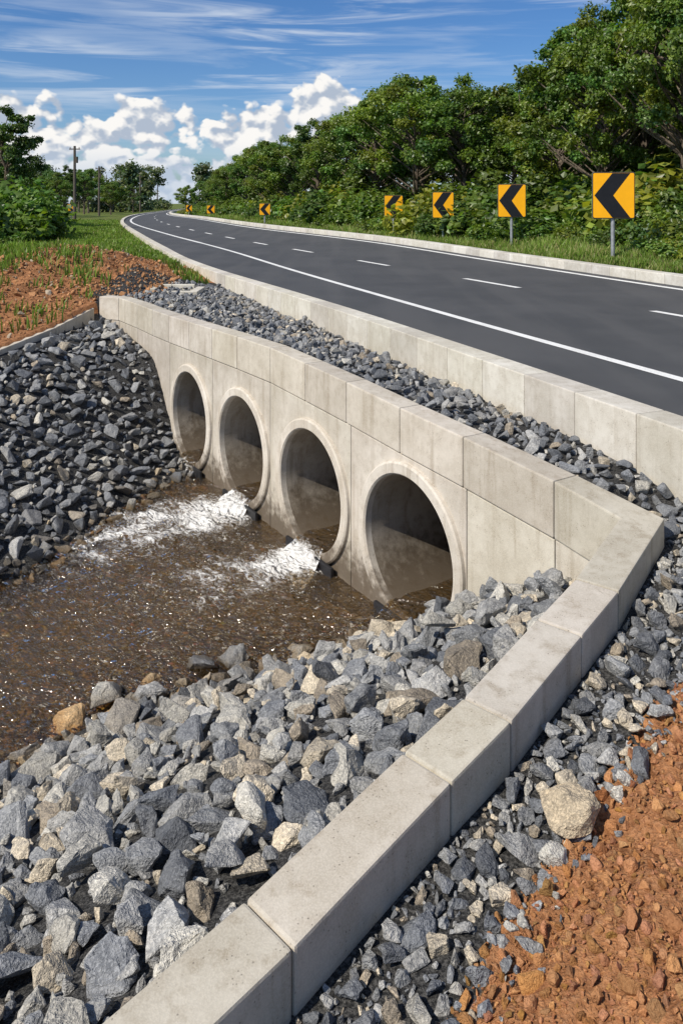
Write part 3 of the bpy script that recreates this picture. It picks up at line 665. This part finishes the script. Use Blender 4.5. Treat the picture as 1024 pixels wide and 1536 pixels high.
# grass
def grass(name,x,y,h,wid,col,var=.25):
    N=len(x); z=gz(x,y); a=rng.uniform(0,np.pi*2,N); l=rng.uniform(.1,.55,N)*h; la=rng.uniform(0,np.pi*2,N)
    dx=np.cos(a)*wid*.5; dy=np.sin(a)*wid*.5; b0=np.stack([x-dx,y-dy,z-.03],1); b1=np.stack([x+dx,y+dy,z-.03],1)
    lx=np.cos(la)*l; ly=np.sin(la)*l
    m0=np.stack([x-dx*.8+lx*.35,y-dy*.8+ly*.35,z+h*.6],1); m1=np.stack([x+dx*.8+lx*.35,y+dy*.8+ly*.35,z+h*.6],1); tp=np.stack([x+lx,y+ly,z+h],1)
    V=np.stack([b0,b1,m1,m0,tp],1).reshape(-1,3); o=np.arange(N)*5
    F=np.concatenate([np.stack([o,o+1,o+2],1),np.stack([o,o+2,o+3],1),np.stack([o+3,o+2,o+4],1)])
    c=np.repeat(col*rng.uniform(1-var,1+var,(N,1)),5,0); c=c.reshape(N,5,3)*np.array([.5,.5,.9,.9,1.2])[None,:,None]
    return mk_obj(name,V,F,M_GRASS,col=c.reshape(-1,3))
def patch(x,y,s,seed): return nz(x,y,s,seed)*.5+.5
N=170000
y=18+ (rng.random(N)**1.5)*80; x=xR(y)+.7+rng.random(N)**1.3*9
pt=patch(x,y,.9,3)*.6+patch(x,y,2.7,8)*.4
h=(.08+.50*pt**1.5)*rng.uniform(.5,1.2,N)*(1+.012*(np.minimum(y,50)-18)); c=np.where(rng.random((N,1))<.25,np.array([(.36,.31,.13)]),np.array([(.18,.26,.042)]))
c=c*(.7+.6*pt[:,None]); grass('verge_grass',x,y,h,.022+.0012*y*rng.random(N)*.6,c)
N=330000
y=11+(rng.random(N)**1.3)*80; x=-4.8-.30*(y-15)-rng.random(N)*(6+.3*y)
x=np.where(rng.random(N)<.3,xL(y)-.3-rng.random(N)*(2+.1*y),x)
ok=(~inpoly(x,y,basin))&(x<xL(y)-.25)&view(x,y)&((y>20.5)|(x<-5.5)); x=x[ok];y=y[ok]
pt=patch(x,y,.7,2)*.5+patch(x,y,2.3,6)*.5
dens=np.clip(leftgrass(x,y),0,1)*.95+.12*(pt>.6)+.4*((y>20)&(x>xL(y)-1.0))
ok=rng.random(len(x))<dens*(.35+.8*pt); x=x[ok];y=y[ok];pt=pt[ok]
tall=np.clip((-x-.30*(y-15)-9.5)/3,0,1)
h=(.08+.28*pt+.5*tall)*rng.uniform(.5,1.2,len(x)); c=np.where(rng.random((len(x),1))<.12,np.array([(.32,.28,.11)]),np.array([(.19,.275,.042)]))*(.65+.6*pt[:,None])
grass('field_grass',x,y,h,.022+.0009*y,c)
# ---------------------------------------------------------------- chevron signs
def sign(x,y,w,h,zc,zg,yaw=0):
    root=bpy.data.objects.new('chevron_sign',None); link(root); root.location=(x,y,0); root.rotation_euler=(0,0,yaw)
    def prism(name,poly,y0,y1,mat,bev=0):
        bm=bmesh.new(); a=[bm.verts.new((p[0],y0,p[1])) for p in poly]; b_=[bm.verts.new((p[0],y1,p[1])) for p in poly]; k=len(poly)
        bm.faces.new(a); bm.faces.new(b_[::-1])
        for i in range(k): bm.faces.new((a[i],b_[i],b_[(i+1)%k],a[(i+1)%k]))
        bmesh.ops.recalc_face_normals(bm,faces=bm.faces[:]); me=bpy.data.meshes.new(name); bm.to_mesh(me); bm.free(); me.materials.append(mat)
        o=link(bpy.data.objects.new(name,me)); o.parent=root; return o
    def rrect(hw,hh,r):
        p=[]
        for cx,cz,a0 in ((hw-r,hh-r,0),(-hw+r,hh-r,90),(-hw+r,-hh+r,180),(hw-r,-hh+r,270)):
            for q in range(6): a=math.radians(a0+q*18); p.append((cx+r*math.cos(a),zc+cz+r*math.sin(a)))
        return p
    prism('backing_plate',rrect(w/2,h/2,.06),-.012,.012,M_STEEL)
    prism('black_border',rrect(w/2-.004,h/2-.004,.058),-.017,-.0125,M_BLK)
    prism('yellow_face',rrect(w/2-.026,h/2-.026,.045),-.021,-.0175,M_YEL)
    H=h/2-.03; t=w*.44; xl=-w/2+.06; xm=xl+w*.42
    ch=[(xl,zc),(xm,zc+H),(xm+t*.95,zc+H),(xl+t,zc),(xm+t*.95,zc-H),(xm,zc-H)]
    prism('chevron_arrow',ch[:4],-.025,-.0215,M_BLK); prism('chevron_arrow_lower',[ch[0],ch[3],ch[4],ch[5]],-.025,-.0215,M_BLK)
    V=[];F=[]; tube(V,F,[(0,.08,zg-.3),(0,.08,zc+h*.42)],[.06,.06],12); o=mk_obj('post',V,F,M_STEEL,smooth=True); o.parent=root
    for dz in (-h*.3,h*.3): prism('bracket',[(-.25*w,zc+dz-.03),(.25*w,zc+dz-.03),(.25*w,zc+dz+.03),(-.25*w,zc+dz+.03)],.0125,.03,M_STEEL)
for (x,y,w,h,zc,zg,yaw) in SIGNS: sign(x,y,w,h,zc+CZ,zg+CZ,yaw)
def pole(x,y,h):
    V=[];F=[]; z=float(gz(x,y)); tube(V,F,[(0,0,-.5),(0,0,h)],[.19,.13],10)
    tube(V,F,[(-.6,0,h-.35),(.6,0,h-.35)],[.06,.06],6)
    for q in (-.5,0,.5): tube(V,F,[(q,0,h-.32),(q,0,h-.12)],[.05,.035],6)
    tube(V,F,[(.22,0,h-1.9),(.22,0,h-1.2)],[.16,.16],8)
    o=mk_obj('utility_pole',V,F,M_WOOD); o.location=(x,y,z)
pole(-29.8,88,8.5); pole(-40,130,8.2); pole(-46,180,8.5)
acc=Acc()
def cube(c0,c1,z0,z1): block(acc,[[(c0[0],c0[1],z0),(c0[0],c0[1],z1),(c0[0],c1[1],z1),(c0[0],c1[1],z0)],[(c1[0],c0[1],z0),(c1[0],c0[1],z1),(c1[0],c1[1],z1),(c1[0],c1[1],z0)]],.012)
cube((-4.55,18.3),(-3.35,18.48),1.9,2.40); cube((-4.55,18.5),(-4.38,19.2),1.9,2.44); cube((-3.55,18.5),(-3.35,19.4),1.9,2.40); cube((-4.55,19.25),(-3.6,19.42),1.9,2.46)
mk_obj('drain_inlet_box',acc.V,acc.F,M_CON2,col=acc.C)
# ---------------------------------------------------------------- light, sky, camera
sd=Vector((-.56,-.42,.71)).normalized()
L=bpy.data.lights.new('sun','SUN'); L.energy=5.0; L.angle=math.radians(.5); L.color=(1,.93,.82)
so_=link(bpy.data.objects.new('sun',L)); so_.rotation_euler=sd.to_track_quat('Z','Y').to_euler()
w=bpy.data.worlds.new('World'); scene.world=w; w.use_nodes=True; b=NB(w.node_tree)
sky=b.n('ShaderNodeTexSky',sky_type='NISHITA'); sky.sun_disc=False; sky.sun_elevation=math.asin(sd.z); sky.sun_rotation=math.atan2(sd.x,sd.y); sky.air_density=1.0; sky.dust_density=.6; sky.ozone_density=2.0
D=b.n('ShaderNodeTexCoord').outputs['Generated']; s=b.n('ShaderNodeSeparateXYZ',ins={0:D}).outputs
A=b.math('ARCTAN2',s[0],s[1]); Z=s[2]
def vec(x,y,z=0.0): return b.n('ShaderNodeCombineXYZ',ins={0:x,1:y,2:z}).outputs[0]
Z15=b.math('MULTIPLY',Z,1.35)
def ell(cx,cz,rx,rz):
    dx=b.math('DIVIDE',b.math('SUBTRACT',A,cx),rx); dz=b.math('DIVIDE',b.math('SUBTRACT',Z,cz),rz)
    return b.math('SUBTRACT',1.0,b.math('ADD',b.math('MULTIPLY',dx,dx),b.math('MULTIPLY',dz,dz)))
E=None
for p in [(-.35,.075,.14,.045),(-.235,.092,.080,.046),(-.39,.090,.09,.045),(-.02,.105,.10,.060),(-.10,.085,.08,.048),(-.22,.03,.40,.040),(.35,.05,.4,.05)]:
    q=ell(*p); E=q if E is None else b.math('MAXIMUM',E,q)
E=b.math('MAXIMUM',E,-.8)
def billow(da,dz):
    ax=b.math('ADD',A,da) if da else A; zx=b.math('ADD',Z15,dz) if dz else Z15
    nn=b.noise(vec(ax,zx),13,4,.58,dim='2D')
    vo=b.n('ShaderNodeTexVoronoi',feature='F1',voronoi_dimensions='2D',ins={'Vector':vec(b.math('MULTIPLY_ADD',nn,.035,ax),b.math('MULTIPLY_ADD',nn,-.03,zx)),'Scale':36,'Detail':1.0,'Roughness':.5}).outputs[0]
    return b.math('ADD',b.math('MULTIPLY',nn,1.15),b.math('MULTIPLY',b.math('SUBTRACT',1.0,vo),.38))
n1=billow(0,0); n1b=billow(-.008,.014)
dens=b.ramp(b.math('ADD',n1,b.math('MULTIPLY',E,.55)),.88,1.03)
shade=b.ramp(b.math('SUBTRACT',n1b,n1),-.13,.14,1,0)
cc=b.mix(shade,(.44,.51,.62),(.97,.95,.92)); cc=b.mix(b.ramp(Z,.02,.085,.7,0),cc,(.50,.60,.74))
ci=vec(b.math('ADD',b.math('MULTIPLY',A,2.0),b.math('MULTIPLY',Z,1.2)),b.math('MULTIPLY',Z,26))
n2=b.noise(ci,1.7,5,.60,.4,dim='2D'); n4=b.noise(vec(A,b.math('MULTIPLY',Z,3)),4,1,.5,dim='2D')
cir=b.math('MULTIPLY',b.math('MULTIPLY',b.ramp(n2,.42,.68,0,.70),b.ramp(Z,.09,.15,.2,1)),b.ramp(n4,.35,.6,.35,1))
skc=b.n('ShaderNodeVectorMath',operation='SCALE',ins={0:sky.outputs[0],'Scale':.11}).outputs[0]
skc=b.mix(1.0,skc,b.mix(b.ramp(Z,.0,.26),(.64,.80,1.0),(.42,.68,1.0)),'MULTIPLY')
c=b.mix(cir,skc,(.70,.77,.86)); c=b.mix(dens,c,cc)
bg=b.n('ShaderNodeBackground',ins={'Color':c,'Strength':1.0}); o=b.n('ShaderNodeOutputWorld'); b.nt.links.new(bg.outputs[0],o.inputs[0])
cam=bpy.data.cameras.new('camera'); co=link(bpy.data.objects.new('camera',cam)); co.location=(0,0,CZ); co.rotation_euler=(math.pi/2,0,0)
cam.sensor_fit='AUTO'; cam.sensor_width=36; cam.lens=1180/1536*36; cam.shift_y=-(768-305)/1536; cam.clip_end=6000; cam.clip_start=.05
scene.camera=co
scene.view_settings.view_transform='Standard'; scene.view_settings.look='None'; scene.view_settings.exposure=0
print('faces',sum(len(o.data.polygons) for o in scene.objects if o.type=='MESH' and not o.data.users>1))
